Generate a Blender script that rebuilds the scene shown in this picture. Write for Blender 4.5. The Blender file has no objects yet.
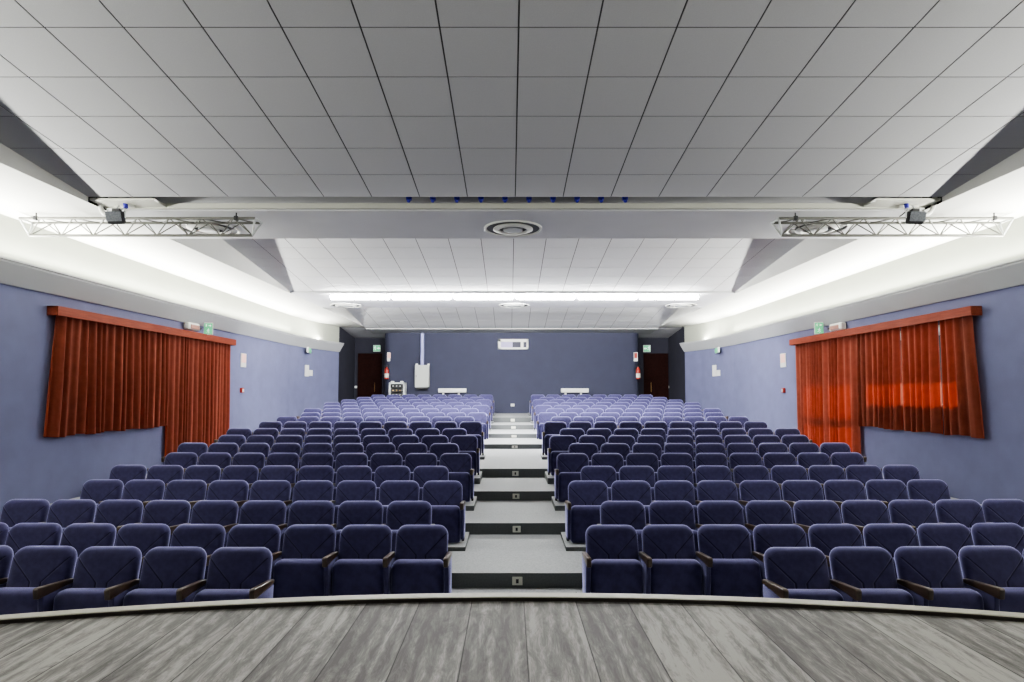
import bpy, bmesh, math, random
from mathutils import Vector, Matrix
random.seed(7)
C = bpy.context.scene.collection
R = math.radians

# ------------------------------------------------------------------ camera
E = 2.03                      # eye height above the front floor
CAMX = -0.066
F = 600.0
PITCH = R(2.9)
PX, PY = 510.0, 361.6         # principal point (lens shift)
cam = bpy.data.cameras.new('camera'); camo = bpy.data.objects.new('camera', cam); C.objects.link(camo)
camo.location = (CAMX, 0, E); camo.rotation_euler = (math.pi / 2 + PITCH, 0, 0)
cam.sensor_width = 36; cam.lens = F / 1024 * 36
cam.shift_x = (512 - PX) / 1024; cam.shift_y = (PY - 341) / 1024
cam.clip_start = 0.05; cam.clip_end = 200
bpy.context.scene.camera = camo
cp, sp = math.cos(PITCH), math.sin(PITCH)

def ray(x, y):
    a, b = (x - PX) / F, (PY - y) / F
    return Vector((a, cp - b * sp, sp + b * cp))
def P(x, y, Y):               # photograph point -> world point at depth Y
    d = ray(x, y); t = Y / d.y
    return Vector((CAMX + d.x * t, Y, E + d.z * t))
def PXw(x, y, X):             # ... on the plane X
    d = ray(x, y); t = (X - CAMX) / d.x
    return Vector((X, d.y * t, E + d.z * t))
def PZ(x, y, Z):              # ... on the plane Z
    d = ray(x, y); t = (Z - E) / d.z
    return Vector((CAMX + d.x * t, d.y * t, Z))

# ------------------------------------------------------------------ materials
def new_mat(name):
    m = bpy.data.materials.new(name); m.use_nodes = True
    nt = m.node_tree; b = nt.nodes['Principled BSDF']
    return m, nt, b
def N(nt, t, **kw):
    n = nt.nodes.new(t)
    for k, v in kw.items():
        if k.startswith('i_'):
            n.inputs[k[2:].replace('_', ' ')].default_value = v
        else:
            setattr(n, k, v)
    return n
def math_n(nt, op, a, b=None):
    n = nt.nodes.new('ShaderNodeMath'); n.operation = op
    for i, v in enumerate((a, b)):
        if v is None: continue
        if isinstance(v, (int, float)): n.inputs[i].default_value = v
        else: nt.links.new(v, n.inputs[i])
    return n.outputs[0]
def simple(name, col, rough=.6, metal=0, spec=.4, noise=0, nscale=20, bump=0, bscale=200):
    m, nt, b = new_mat(name)
    b.inputs['Base Color'].default_value = (*col, 1); b.inputs['Roughness'].default_value = rough
    b.inputs['Metallic'].default_value = metal; b.inputs['Specular IOR Level'].default_value = spec
    tc = N(nt, 'ShaderNodeTexCoord')
    nz = N(nt, 'ShaderNodeTexNoise', i_Scale=nscale, i_Detail=4.0); nt.links.new(tc.outputs['Object'], nz.inputs['Vector'])
    rp = N(nt, 'ShaderNodeValToRGB')
    lo, hi = 1 - noise, 1 + noise
    rp.color_ramp.elements[0].color = (col[0]*lo, col[1]*lo, col[2]*lo, 1); rp.color_ramp.elements[1].color = (col[0]*hi, col[1]*hi, col[2]*hi, 1)
    rp.color_ramp.elements[0].position = .3; rp.color_ramp.elements[1].position = .7
    nt.links.new(nz.outputs['Fac'], rp.inputs['Fac']); nt.links.new(rp.outputs['Color'], b.inputs['Base Color'])
    if bump:
        n2 = N(nt, 'ShaderNodeTexNoise', i_Scale=bscale, i_Detail=3.0); nt.links.new(tc.outputs['Object'], n2.inputs['Vector'])
        bp = N(nt, 'ShaderNodeBump', i_Strength=bump, i_Distance=.004)
        nt.links.new(n2.outputs['Fac'], bp.inputs['Height']); nt.links.new(bp.outputs['Normal'], b.inputs['Normal'])
    return m
def emit(name, col, s):
    m, nt, b = new_mat(name)
    b.inputs['Base Color'].default_value = (*col, 1)
    b.inputs['Emission Color'].default_value = (*col, 1); b.inputs['Emission Strength'].default_value = s
    return m

M = {}
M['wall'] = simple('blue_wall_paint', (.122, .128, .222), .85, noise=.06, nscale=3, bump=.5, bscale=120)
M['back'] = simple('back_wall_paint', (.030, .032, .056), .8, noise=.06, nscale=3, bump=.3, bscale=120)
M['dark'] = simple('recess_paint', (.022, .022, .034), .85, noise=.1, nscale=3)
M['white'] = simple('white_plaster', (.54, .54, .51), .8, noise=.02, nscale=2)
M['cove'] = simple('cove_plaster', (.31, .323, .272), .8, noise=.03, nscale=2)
M['beam'] = simple('beam_plaster', (.50, .50, .52), .75, noise=.03, nscale=1.5)
M['cornice'] = simple('cornice_paint', (.36, .365, .37), .7, noise=.02, nscale=2)
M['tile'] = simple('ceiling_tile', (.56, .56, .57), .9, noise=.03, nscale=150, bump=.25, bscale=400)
M['tile_front'] = simple('dimmed_ceiling_tile', (.40, .40, .41), .9, noise=.04, nscale=150, bump=.25, bscale=400)  # same tile in a darker colour, for the dimmer light on the front ceiling
M['grid'] = simple('ceiling_grid', (.055, .055, .055), .9)
M['slot'] = simple('ceiling_slot', (.06, .06, .05), .9)
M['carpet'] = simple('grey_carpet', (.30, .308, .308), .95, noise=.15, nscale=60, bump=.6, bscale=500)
M['riser'] = simple('dark_riser_face', (.105, .112, .112), .95, noise=.12, nscale=60, bump=.4, bscale=500)  # darker tone given to every upright face of the floor
M['lip'] = simple('lip_paint', (.50, .50, .44), .6)
M['metal'] = simple('aluminium', (.13, .13, .115), .5, metal=.3, noise=.04)
M['black'] = simple('black_metal', (.02, .02, .022), .5)
M['greym'] = simple('grey_metal', (.45, .47, .46), .5, noise=.04)
M['cabinet'] = simple('cabinet_paint', (.36, .375, .35), .5, noise=.02)
M['pipe'] = simple('lavender_pipe', (.30, .31, .55), .5)
M['plate'] = simple('white_plastic', (.58, .58, .55), .5)
M['cream'] = simple('cream_plastic', (.62, .62, .54), .5)
M['blue'] = simple('blue_plastic', (.035, .03, .32), .5)
M['red'] = simple('red_plastic', (.30, .03, .02), .45)
M['pink'] = simple('pink_paper', (.72, .42, .36), .7)
M['green'] = emit('green_sign', (.10, .50, .24), .35)
M['signw'] = emit('sign_white', (.75, .90, .80), .45)
M['lens'] = simple('lamp_lens', (.35, .17, .13), .3)
M['glassg'] = simple('floodlight_glass', (.16, .17, .185), .35, noise=.25, nscale=60)
M['door'] = simple('dark_door_wood', (.016, .005, .004), .8, spec=.08, noise=.25, nscale=12)
M['tube'] = emit('fluorescent', (1.0, 1.0, .98), 120)
M['lav'] = emit('booth_light', (.28, .25, .42), .12)
M['boothd'] = simple('booth_dark', (.03, .03, .05), .6)
M['brass'] = simple('brass', (.5, .33, .12), .4, metal=.8)

# wood of the curtain boxes
m, nt, b = new_mat('red_wood'); tc = N(nt, 'ShaderNodeTexCoord')
mp = N(nt, 'ShaderNodeMapping'); mp.inputs['Scale'].default_value = (20, 1.5, 30)
nz = N(nt, 'ShaderNodeTexNoise', i_Scale=2.0, i_Detail=6.0, i_Distortion=.6)
rp = N(nt, 'ShaderNodeValToRGB'); rp.color_ramp.elements[0].position = .3; rp.color_ramp.elements[1].position = .72
rp.color_ramp.elements[0].color = (.15, .030, .017, 1); rp.color_ramp.elements[1].color = (.25, .056, .030, 1)
nt.links.new(tc.outputs['Object'], mp.inputs['Vector']); nt.links.new(mp.outputs['Vector'], nz.inputs['Vector'])
nt.links.new(nz.outputs['Fac'], rp.inputs['Fac']); nt.links.new(rp.outputs['Color'], b.inputs['Base Color']); b.inputs['Roughness'].default_value = .65; b.inputs['Specular IOR Level'].default_value = .15
M['redwood'] = m
# dark wood of the armrests
m, nt, b = new_mat('dark_arm_wood'); tc = N(nt, 'ShaderNodeTexCoord')
mp = N(nt, 'ShaderNodeMapping'); mp.inputs['Scale'].default_value = (60, 6, 60)
nz = N(nt, 'ShaderNodeTexNoise', i_Scale=1.5, i_Detail=5.0)
rp = N(nt, 'ShaderNodeValToRGB')
rp.color_ramp.elements[0].color = (.020, .012, .008, 1); rp.color_ramp.elements[1].color = (.075, .045, .026, 1)
nt.links.new(tc.outputs['Object'], mp.inputs['Vector']); nt.links.new(mp.outputs['Vector'], nz.inputs['Vector'])
nt.links.new(nz.outputs['Fac'], rp.inputs['Fac']); nt.links.new(rp.outputs['Color'], b.inputs['Base Color'])
b.inputs['Roughness'].default_value = .3; b.inputs['Specular IOR Level'].default_value = .6
M['armwood'] = m

def fabric(name, col, seam):
    m, nt, b = new_mat(name)
    b.inputs['Roughness'].default_value = .85; b.inputs['Specular IOR Level'].default_value = .15
    b.inputs['Sheen Weight'].default_value = 1.0; b.inputs['Sheen Roughness'].default_value = .45
    b.inputs['Sheen Tint'].default_value = (.62, .62, 1, 1)
    tc = N(nt, 'ShaderNodeTexCoord')
    nz = N(nt, 'ShaderNodeTexNoise', i_Scale=350.0, i_Detail=2.0); nt.links.new(tc.outputs['Object'], nz.inputs['Vector'])
    n2 = N(nt, 'ShaderNodeTexNoise', i_Scale=14.0, i_Detail=3.0); nt.links.new(tc.outputs['Object'], n2.inputs['Vector'])
    rp = N(nt, 'ShaderNodeValToRGB')
    rp.color_ramp.elements[0].color = (col[0]*.8, col[1]*.8, col[2]*.8, 1); rp.color_ramp.elements[1].color = (col[0]*1.2, col[1]*1.2, col[2]*1.2, 1)
    rp.color_ramp.elements[0].position = .35; rp.color_ramp.elements[1].position = .65
    nt.links.new(n2.outputs['Fac'], rp.inputs['Fac'])
    bp = N(nt, 'ShaderNodeBump', i_Strength=.25, i_Distance=.003); nt.links.new(nz.outputs['Fac'], bp.inputs['Height'])
    nrm = bp.outputs['Normal']; colout = rp.outputs['Color']
    if seam:                                    # the sewn V on the front of the back cushion
        sx = N(nt, 'ShaderNodeSeparateXYZ'); nt.links.new(tc.outputs['Object'], sx.inputs[0])
        ax = math_n(nt, 'ABSOLUTE', sx.outputs['X'])
        dz = math_n(nt, 'MAXIMUM', math_n(nt, 'SUBTRACT', sx.outputs['Z'], .445), 0.0)
        fx = math_n(nt, 'ADD', math_n(nt, 'MULTIPLY', dz, 1.0), .045)
        dist = math_n(nt, 'ABSOLUTE', math_n(nt, 'SUBTRACT', ax, fx))
        lim = math_n(nt, 'ADD', dist, math_n(nt, 'MULTIPLY', math_n(nt, 'GREATER_THAN', sx.outputs['Z'], .63), .1))
        mr = N(nt, 'ShaderNodeMapRange'); mr.interpolation_type = 'SMOOTHSTEP'
        mr.inputs['From Min'].default_value = 0; mr.inputs['From Max'].default_value = .016
        nt.links.new(lim, mr.inputs['Value'])
        b2 = N(nt, 'ShaderNodeBump', i_Strength=.45, i_Distance=.012)
        nt.links.new(mr.outputs['Result'], b2.inputs['Height']); nt.links.new(nrm, b2.inputs['Normal']); nrm = b2.outputs['Normal']
        mm = N(nt, 'ShaderNodeMix', data_type='RGBA', blend_type='MULTIPLY'); mm.inputs[0].default_value = 1
        m2 = N(nt, 'ShaderNodeMapRange'); m2.inputs['From Min'].default_value = .002; m2.inputs['From Max'].default_value = .009; m2.inputs['To Min'].default_value = .30; nt.links.new(lim, m2.inputs['Value'])
        c3 = N(nt, 'ShaderNodeCombineColor')
        for i in range(3): nt.links.new(m2.outputs[0], c3.inputs[i])
        nt.links.new(colout, mm.inputs[6]); nt.links.new(c3.outputs[0], mm.inputs[7]); colout = mm.outputs[2]
        nt.links.new(m2.outputs[0], b.inputs['Sheen Weight'])
    nt.links.new(colout, b.inputs['Base Color']); nt.links.new(nrm, b.inputs['Normal'])
    return m
NAVY = (.040, .036, .094)
M['fabric'] = fabric('navy_velvet', NAVY, False)
M['fabric_seam'] = fabric('navy_velvet_seamed', NAVY, True)

# curtain cloth lets daylight through
m, nt, b = new_mat('red_curtain_cloth')
b.inputs['Base Color'].default_value = (.34, .038, .016, 1); b.inputs['Roughness'].default_value = .8; b.inputs['Specular IOR Level'].default_value = .1
b.inputs['Sheen Weight'].default_value = .3; b.inputs['Sheen Tint'].default_value = (1, .5, .35, 1)
tc = N(nt, 'ShaderNodeTexCoord'); nz = N(nt, 'ShaderNodeTexNoise', i_Scale=9.0, i_Detail=4.0); nt.links.new(tc.outputs['Object'], nz.inputs['Vector'])
rp = N(nt, 'ShaderNodeValToRGB'); rp.color_ramp.elements[0].color = (.13, .030, .018, 1); rp.color_ramp.elements[1].color = (.25, .060, .036, 1)
nt.links.new(nz.outputs['Fac'], rp.inputs['Fac']); nt.links.new(rp.outputs['Color'], b.inputs['Base Color'])
tr = N(nt, 'ShaderNodeBsdfTranslucent'); tr.inputs['Color'].default_value = (.55, .055, .022, 1)
mx = N(nt, 'ShaderNodeMixShader'); mx.inputs[0].default_value = .16
nt.links.new(b.outputs[0], mx.inputs[1]); nt.links.new(tr.outputs[0], mx.inputs[2])
nt.links.new(mx.outputs[0], nt.nodes['Material Output'].inputs['Surface'])
M['curtain'] = m

# stage boards: 24.75 cm planks running towards the hall
m, nt, b = new_mat('stage_planks'); tc = N(nt, 'ShaderNodeTexCoord')
sx = N(nt, 'ShaderNodeSeparateXYZ'); nt.links.new(tc.outputs['Object'], sx.inputs[0])
u = math_n(nt, 'DIVIDE', sx.outputs['X'], .2475)
idx = math_n(nt, 'FLOOR', u); fr = math_n(nt, 'FRACT', u)
wn = N(nt, 'ShaderNodeTexWhiteNoise', noise_dimensions='1D'); nt.links.new(idx, wn.inputs['W'])
cmb = N(nt, 'ShaderNodeCombineXYZ')
nt.links.new(math_n(nt, 'ADD', math_n(nt, 'MULTIPLY', sx.outputs['X'], 5.0), math_n(nt, 'MULTIPLY', wn.outputs['Value'], 37.0)), cmb.inputs[0])
nt.links.new(math_n(nt, 'ADD', math_n(nt, 'MULTIPLY', sx.outputs['Y'], 1.0), math_n(nt, 'MULTIPLY', wn.outputs['Value'], 11.0)), cmb.inputs[1])
g1 = N(nt, 'ShaderNodeTexNoise', i_Scale=3.4, i_Detail=10.0, i_Roughness=.74, i_Distortion=2.4); nt.links.new(cmb.outputs[0], g1.inputs['Vector'])
g2 = N(nt, 'ShaderNodeTexNoise', i_Scale=1.1, i_Detail=2.0, i_Distortion=.3); nt.links.new(cmb.outputs[0], g2.inputs['Vector'])
wv = N(nt, 'ShaderNodeTexWave', i_Scale=.9, i_Distortion=7.0, i_Detail=3.0, i_Detail_Scale=1.4); nt.links.new(cmb.outputs[0], wv.inputs['Vector'])
mixg = math_n(nt, 'ADD', math_n(nt, 'MULTIPLY', g1.outputs['Fac'], .62), math_n(nt, 'ADD', math_n(nt, 'MULTIPLY', g2.outputs['Fac'], .38), math_n(nt, 'MULTIPLY', wv.outputs['Fac'], .10)))
cm2 = N(nt, 'ShaderNodeCombineXYZ'); nt.links.new(math_n(nt, 'MULTIPLY', sx.outputs['X'], 70.0), cm2.inputs[0]); nt.links.new(math_n(nt, 'MULTIPLY', sx.outputs['Y'], 5.0), cm2.inputs[1])
g3 = N(nt, 'ShaderNodeTexNoise', i_Scale=1.6, i_Detail=6.0, i_Roughness=.7, i_Distortion=1.2); nt.links.new(cm2.outputs[0], g3.inputs['Vector'])
mixg = math_n(nt, 'ADD', mixg, math_n(nt, 'MULTIPLY', math_n(nt, 'SUBTRACT', g3.outputs['Fac'], .5), .34))
tone = math_n(nt, 'ADD', mixg, math_n(nt, 'MULTIPLY', math_n(nt, 'SUBTRACT', wn.outputs['Value'], .5), .16))
rp = N(nt, 'ShaderNodeValToRGB'); rp.color_ramp.elements[0].position = .40; rp.color_ramp.elements[1].position = .66
rp.color_ramp.elements[0].color = (.095, .089, .083, 1); rp.color_ramp.elements[1].color = (.33, .318, .29, 1)
el = rp.color_ramp.elements.new(.53); el.color = (.172, .163, .154, 1)
nt.links.new(tone, rp.inputs['Fac'])
vk = N(nt, 'ShaderNodeTexVoronoi', i_Scale=.55); nt.links.new(cmb.outputs[0], vk.inputs['Vector'])
kn = N(nt, 'ShaderNodeMapRange'); kn.inputs['From Min'].default_value = .03; kn.inputs['From Max'].default_value = .14; kn.inputs['To Min'].default_value = .3
nt.links.new(vk.outputs['Distance'], kn.inputs['Value'])
edge = math_n(nt, 'MINIMUM', fr, math_n(nt, 'SUBTRACT', 1.0, fr))
gp = N(nt, 'ShaderNodeMapRange'); gp.inputs['From Min'].default_value = .004; gp.inputs['From Max'].default_value = .014; gp.inputs['To Min'].default_value = .15
nt.links.new(edge, gp.inputs['Value'])
mul = N(nt, 'ShaderNodeMix', data_type='RGBA', blend_type='MULTIPLY'); mul.inputs[0].default_value = 1
nt.links.new(rp.outputs['Color'], mul.inputs[6])
cc = N(nt, 'ShaderNodeCombineColor'); k = math_n(nt, 'MULTIPLY', kn.outputs[0], gp.outputs[0])
for i in range(3): nt.links.new(k, cc.inputs[i])
nt.links.new(cc.outputs[0], mul.inputs[7]); nt.links.new(mul.outputs[2], b.inputs['Base Color'])
b.inputs['Roughness'].default_value = .6; b.inputs['Specular IOR Level'].default_value = .12
bp = N(nt, 'ShaderNodeBump', i_Strength=.35, i_Distance=.006)
nt.links.new(math_n(nt, 'ADD', g1.outputs['Fac'], gp.outputs[0]), bp.inputs['Height']); nt.links.new(bp.outputs['Normal'], b.inputs['Normal'])
M['planks'] = m

# ------------------------------------------------------------------ mesh helpers
def mesh_obj(name, bm, mats, parent=None, smooth=False, sharp=40):
    me = bpy.data.meshes.new(name)
    bmesh.ops.recalc_face_normals(bm, faces=bm.faces)
    bm.to_mesh(me); bm.free()
    for k in (mats if isinstance(mats, (list, tuple)) else [mats]): me.materials.append(M[k])
    if smooth:
        for p in me.polygons: p.use_smooth = True
        me.set_sharp_from_angle(angle=R(sharp))
    o = bpy.data.objects.new(name, me); C.objects.link(o)
    if parent: o.parent = parent
    return o
def tag(o, label, cat, group=None):
    o['label'] = label; o['category'] = cat
    if group: o['group'] = group
    return o
def thing(name, label, cat, loc, group=None, rotz=0):
    o = bpy.data.objects.new(name, None); C.objects.link(o); o.empty_display_size = .1
    o.location = loc; o.rotation_euler = (0, 0, rotz)
    return tag(o, label, cat, group)
def struct(o, label=None):
    o['kind'] = 'structure'
    if label: o['label'] = label
    return o
def box(bm, c, s, bev=0, seg=2, mat=0, rot=None):
    r = bmesh.ops.create_cube(bm, size=1)
    vs = r['verts']
    for v in vs: v.co = Vector((v.co.x * s[0], v.co.y * s[1], v.co.z * s[2]))
    fs = set(f for v in vs for f in v.link_faces)
    if bev:
        es = list(set(e for v in vs for e in v.link_edges))
        rr = bmesh.ops.bevel(bm, geom=es, offset=bev, segments=seg, profile=.5, affect='EDGES')
        vs = list(set(rr['verts']) | set(v for v in vs if v.is_valid))
        fs = set(f for v in vs for f in v.link_faces)
    for f in fs: f.material_index = mat
    for v in vs:
        if rot: v.co = rot @ v.co
        v.co += Vector(c)
    return vs
def tube(bm, a, b, r, n=8, mat=0, caps=True):
    a, b = Vector(a), Vector(b); d = (b - a)
    z = d.normalized(); x = z.orthogonal().normalized(); y = z.cross(x)
    A = [bm.verts.new(a + (x * math.cos(t) + y * math.sin(t)) * r) for t in [2 * math.pi * i / n for i in range(n)]]
    B = [bm.verts.new(b + (x * math.cos(t) + y * math.sin(t)) * r) for t in [2 * math.pi * i / n for i in range(n)]]
    for i in range(n):
        f = bm.faces.new((A[i], A[(i + 1) % n], B[(i + 1) % n], B[i])); f.material_index = mat; f.smooth = True
    if caps:
        bm.faces.new(A[::-1]).material_index = mat; bm.faces.new(B).material_index = mat
def path_tube(bm, pts, r, n=10):
    rings = []
    for i, p in enumerate(pts):
        p = Vector(p); d = (Vector(pts[min(i + 1, len(pts) - 1)]) - Vector(pts[max(i - 1, 0)])).normalized()
        x = d.cross(Vector((0, 1, .01))).normalized(); y = d.cross(x)
        rings.append([bm.verts.new(p + (x * math.cos(2 * math.pi * k / n) + y * math.sin(2 * math.pi * k / n)) * r) for k in range(n)])
    for a, b in zip(rings, rings[1:]):
        for k in range(n): bm.faces.new((a[k], a[(k + 1) % n], b[(k + 1) % n], b[k]))
    bm.faces.new(rings[0][::-1]); bm.faces.new(rings[-1])
def quad(bm, pts, mat=0):
    f = bm.faces.new([bm.verts.new(Vector(p)) for p in pts]); f.material_index = mat; return f
def lathe(bm, prof, c, n=32, mats=None):
    rings = []
    for r, z in prof:
        rings.append([bm.verts.new(Vector(c) + Vector((max(r, 1e-4) * math.cos(2 * math.pi * i / n), max(r, 1e-4) * math.sin(2 * math.pi * i / n), z))) for i in range(n)])
    for j, (a, b) in enumerate(zip(rings, rings[1:])):
        for i in range(n):
            f = bm.faces.new((a[i], a[(i + 1) % n], b[(i + 1) % n], b[i])); f.smooth = True
            if mats: f.material_index = mats[j]
def rrect(w, z0, z1, rt, rb, n=7):
    hw = w / 2; pts = []
    for cx, cz, r, a0 in ((hw - rt, z1 - rt, rt, 0), (-hw + rt, z1 - rt, rt, 90), (-hw + rb, z0 + rb, rb, 180), (hw - rb, z0 + rb, rb, 270)):
        for i in range(n):
            t = R(a0 + 90 * i / (n - 1)); pts.append((cx + r * math.cos(t), cz + r * math.sin(t)))
    return pts
def cushion(bm, w, z0, z1, rt, rb, rings, yf):
    """rounded slab: rings of (inset, y); yf(z) adds the lean"""
    cz, hw, hz = (z0 + z1) / 2, w / 2, (z1 - z0) / 2
    base = rrect(w, z0, z1, rt, rb); prev = None; first = None
    for ins, y in rings:
        ring = []
        for x, z in base:
            x2 = x * (1 - ins / hw); z2 = cz + (z - cz) * (1 - ins / hz)
            ring.append(bm.verts.new((x2, y + yf(z2), z2)))
        if prev:
            for i in range(len(ring)):
                bm.faces.new((prev[i], prev[(i + 1) % len(ring)], ring[(i + 1) % len(ring)], ring[i]))
        else: first = ring
        prev = ring
    bm.faces.new(prev); bm.faces.new(first[::-1])

# ------------------------------------------------------------------ levels of the hall
H = 2.377                      # flat side ceiling and beam undersides above the eye
ZC = E + H
XP = 5.36                      # half width of the raised ceiling panels
ZROOF = E + 3.6
ROW_Y = [4.93, 5.84, 6.70, 7.58, 8.50, 9.39, 10.22, 11.10, 12.05, 12.95, 14.62, 15.55, 16.5, 17.4, 18.3, 19.2, 20.1, 21.0]
ROW_TOP = [548.2, 525.2, 501.2, 480.8, 466.0, 453.2, 443.3, 435.3, 428.3, 421.4, 416.4, 412.4, 408.3, 405.1, 402.2, 399.5, 397, 394.6]
CH = .70
PITCH_X = .54
FLOOR = [P(510, t, y).z - CH for t, y in zip(ROW_TOP, ROW_Y)]
FLOOR[0] = max(FLOOR[0], 0.0)
print('row floors', [round(f, 3) for f in FLOOR])

# aisle profile: (depth, photo y of riser foot, photo y of riser top)
STEPS = [(6.25, 588, 573), (7.95, 534.5, 523), (9.70, 500.6, 491.2), (11.42, 477.5, 468.7), (13.75, 448.9, 444.2),
         (15.75, 438.1, 433.8), (17.6, 429.4, 425), (19.35, 422.4, 417.3)]
prof = [(3.2, P(510, 588, 6.25).z), ]
for i, (d, yb, yt) in enumerate(STEPS):
    prof.append((d, P(510, yb, d).z)); prof.append((d, P(510, yt, d).z))
    if i == 3: prof.append((12.5, P(510, 458.5, 12.5).z))
prof.append((22.85, P(510, 413.6, 22.4).z))
print('aisle', [(round(a, 2), round(b, 3)) for a, b in prof])
AX = .78
bm = bmesh.new()
quad(bm, [(-7.2, -2, -.35), (7.2, -2, -.35), (7.2, 25, -.35), (-7.2, 25, -.35)])
for (a, za), (b, zb) in zip(prof, prof[1:]):
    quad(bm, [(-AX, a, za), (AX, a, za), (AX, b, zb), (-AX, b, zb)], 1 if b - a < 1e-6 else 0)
for s in (-1, 1):
    for n in range(18):
        even = n % 2 == 1
        y0 = ROW_Y[n] - ((.47 if n == 3 else .58) if even else .62); z = FLOOR[n]
        if n == 0: y0 = 3.2
        y1 = (ROW_Y[n + 1] - (.62 if even else (.47 if n == 2 else .58))) if n < 17 else 22.85
        if n == 9: y1 = 13.75
        if n == 10: y0 = 13.75
        x0 = .59 if even else .70
        xo = 6.95
        quad(bm, [(s*x0, y0, z), (s*xo, y0, z), (s*xo, y1, z), (s*x0, y1, z)], 0)
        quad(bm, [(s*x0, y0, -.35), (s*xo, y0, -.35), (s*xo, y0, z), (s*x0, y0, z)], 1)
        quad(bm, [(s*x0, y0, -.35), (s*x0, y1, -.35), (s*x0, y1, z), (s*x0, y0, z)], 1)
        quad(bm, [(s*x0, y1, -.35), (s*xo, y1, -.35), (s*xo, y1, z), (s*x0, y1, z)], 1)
zb = FLOOR[17]
for s in (-1, 1):
    quad(bm, [(s*4.5, 22.8, zb), (s*7, 22.8, zb), (s*7, 24.2, zb), (s*4.5, 24.2, zb)], 0)
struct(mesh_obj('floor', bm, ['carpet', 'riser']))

# ------------------------------------------------------------------ stage
ZS = E - 1.0
edge_px = [(0, 615.5), (60, 610), (120, 605.5), (173, 602), (272, 597.2), (400, 594.6), (512, 594), (620, 594.6), (735, 598), (797, 602.2), (900, 608.5), (1024, 617)]
# smooth arc through the edge
pts = [PZ(x, y, ZS + .02) for x, y in edge_px]
sx2 = sum(p.x ** 2 for p in pts); n_ = len(pts)
mx_, my_ = sx2 / n_, sum(p.y for p in pts) / n_
k_ = sum((p.x ** 2 - mx_) * (p.y - my_) for p in pts) / sum((p.x ** 2 - mx_) ** 2 for p in pts)
c_ = my_ - k_ * mx_
print('stage edge y = %.3f + %.4f x^2' % (c_, k_))
xs = [-6.8 + 13.6 * i / 80 for i in range(81)]
arc = [(x, c_ + k_ * x * x) for x in xs]
bm = bmesh.new()
top = [bm.verts.new((x, y, ZS)) for x, y in arc]; bot = [bm.verts.new((x, y, -.3)) for x, y in arc]
b0 = [bm.verts.new((x, -3, ZS)) for x, y in arc]
for i in range(80):
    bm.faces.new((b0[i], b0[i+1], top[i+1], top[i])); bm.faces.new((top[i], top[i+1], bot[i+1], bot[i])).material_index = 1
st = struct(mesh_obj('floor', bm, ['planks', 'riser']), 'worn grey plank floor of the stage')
bm = bmesh.new()
prf = [(-.050, .0), (-.050, .017), (-.046, .021), (.012, .021), (.018, .017), (.018, -.04), (0, -.04)]
rings = [[bm.verts.new((x, y + o, ZS + z)) for x, y in arc] for o, z in prf]
for j in range(len(rings) - 1):
    for i in range(80):
        f = bm.faces.new((rings[j][i], rings[j][i+1], rings[j+1][i+1], rings[j+1][i]))
        f.material_index = 0 if j == 0 else 1
simple_dark = simple('nosing_dark_wood', (.035, .028, .02), .5); M['nosed'] = simple_dark
M['nosel'] = simple('nosing_worn_wood', (.36, .34, .28), .5, noise=.1)
struct(mesh_obj('trim_1', bm, ['nosed', 'nosel']), 'raised wooden nosing along the curved stage edge')

# ------------------------------------------------------------------ walls, cornice and ceiling
XW = 6.87
WPL = [(XW, -2.0), (XW, 18.5), (XW - .10, 19.6), (XW - .32, 20.7), (XW - .60, 21.7)]
HB, HL = 1.45, 1.765            # cornice foot and lip above the eye
def wall_rects(s):
    """(y0, y1, z0, z1) openings in the straight part of the right wall"""
    return [(9.2, 11.6, E - .20, E + 1.08), (11.95, 14.1, -.2 + .35, E + 1.08)] if s > 0 else []
def side_wall(s, name):
    bm = bmesh.new()
    holes = wall_rects(s)
    ys = sorted(set([WPL[0][1], WPL[1][1]] + [v for h in holes for v in h[:2]]))
    zs = sorted(set([-.35, E + HB, ZC + .02] + [v for h in holes for v in h[2:]]))
    for a, b in zip(ys, ys[1:]):
        for c, d in zip(zs, zs[1:]):
            if any(h[0] <= a and b <= h[1] and h[2] <= c and d <= h[3] for h in holes): continue
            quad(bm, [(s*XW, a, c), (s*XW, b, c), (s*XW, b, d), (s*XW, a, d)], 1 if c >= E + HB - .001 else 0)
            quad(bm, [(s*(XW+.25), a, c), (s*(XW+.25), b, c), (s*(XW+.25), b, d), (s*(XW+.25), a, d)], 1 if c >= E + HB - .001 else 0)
    for y0, y1, z0, z1 in holes:
        X0, X1 = s*XW, s*(XW+.25)
        for q in ([(X0,y0,z0),(X1,y0,z0),(X1,y1,z0),(X0,y1,z0)], [(X0,y0,z1),(X1,y0,z1),(X1,y1,z1),(X0,y1,z1)],
                  [(X0,y0,z0),(X1,y0,z0),(X1,y0,z1),(X0,y0,z1)], [(X0,y1,z0),(X1,y1,z0),(X1,y1,z1),(X0,y1,z1)]): quad(bm, q, 1)
    for (xa, ya), (xb, yb) in zip(WPL[1:], WPL[2:]):
        for c, d, mt in ((-.35, E + HB, 0), (E + HB, ZC + .02, 1)):
            quad(bm, [(s*xa, ya, c), (s*xb, yb, c), (s*xb, yb, d), (s*xa, ya, d)], mt)
    xe, ye = WPL[-1]                                     # dark recess behind the curved end
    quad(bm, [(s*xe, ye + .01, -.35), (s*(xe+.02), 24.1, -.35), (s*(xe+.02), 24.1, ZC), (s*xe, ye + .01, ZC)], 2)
    return struct(mesh_obj(name, bm, ['wall', 'cove', 'dark']))
side_wall(-1, 'wall_left'); side_wall(1, 'wall_right')

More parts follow.
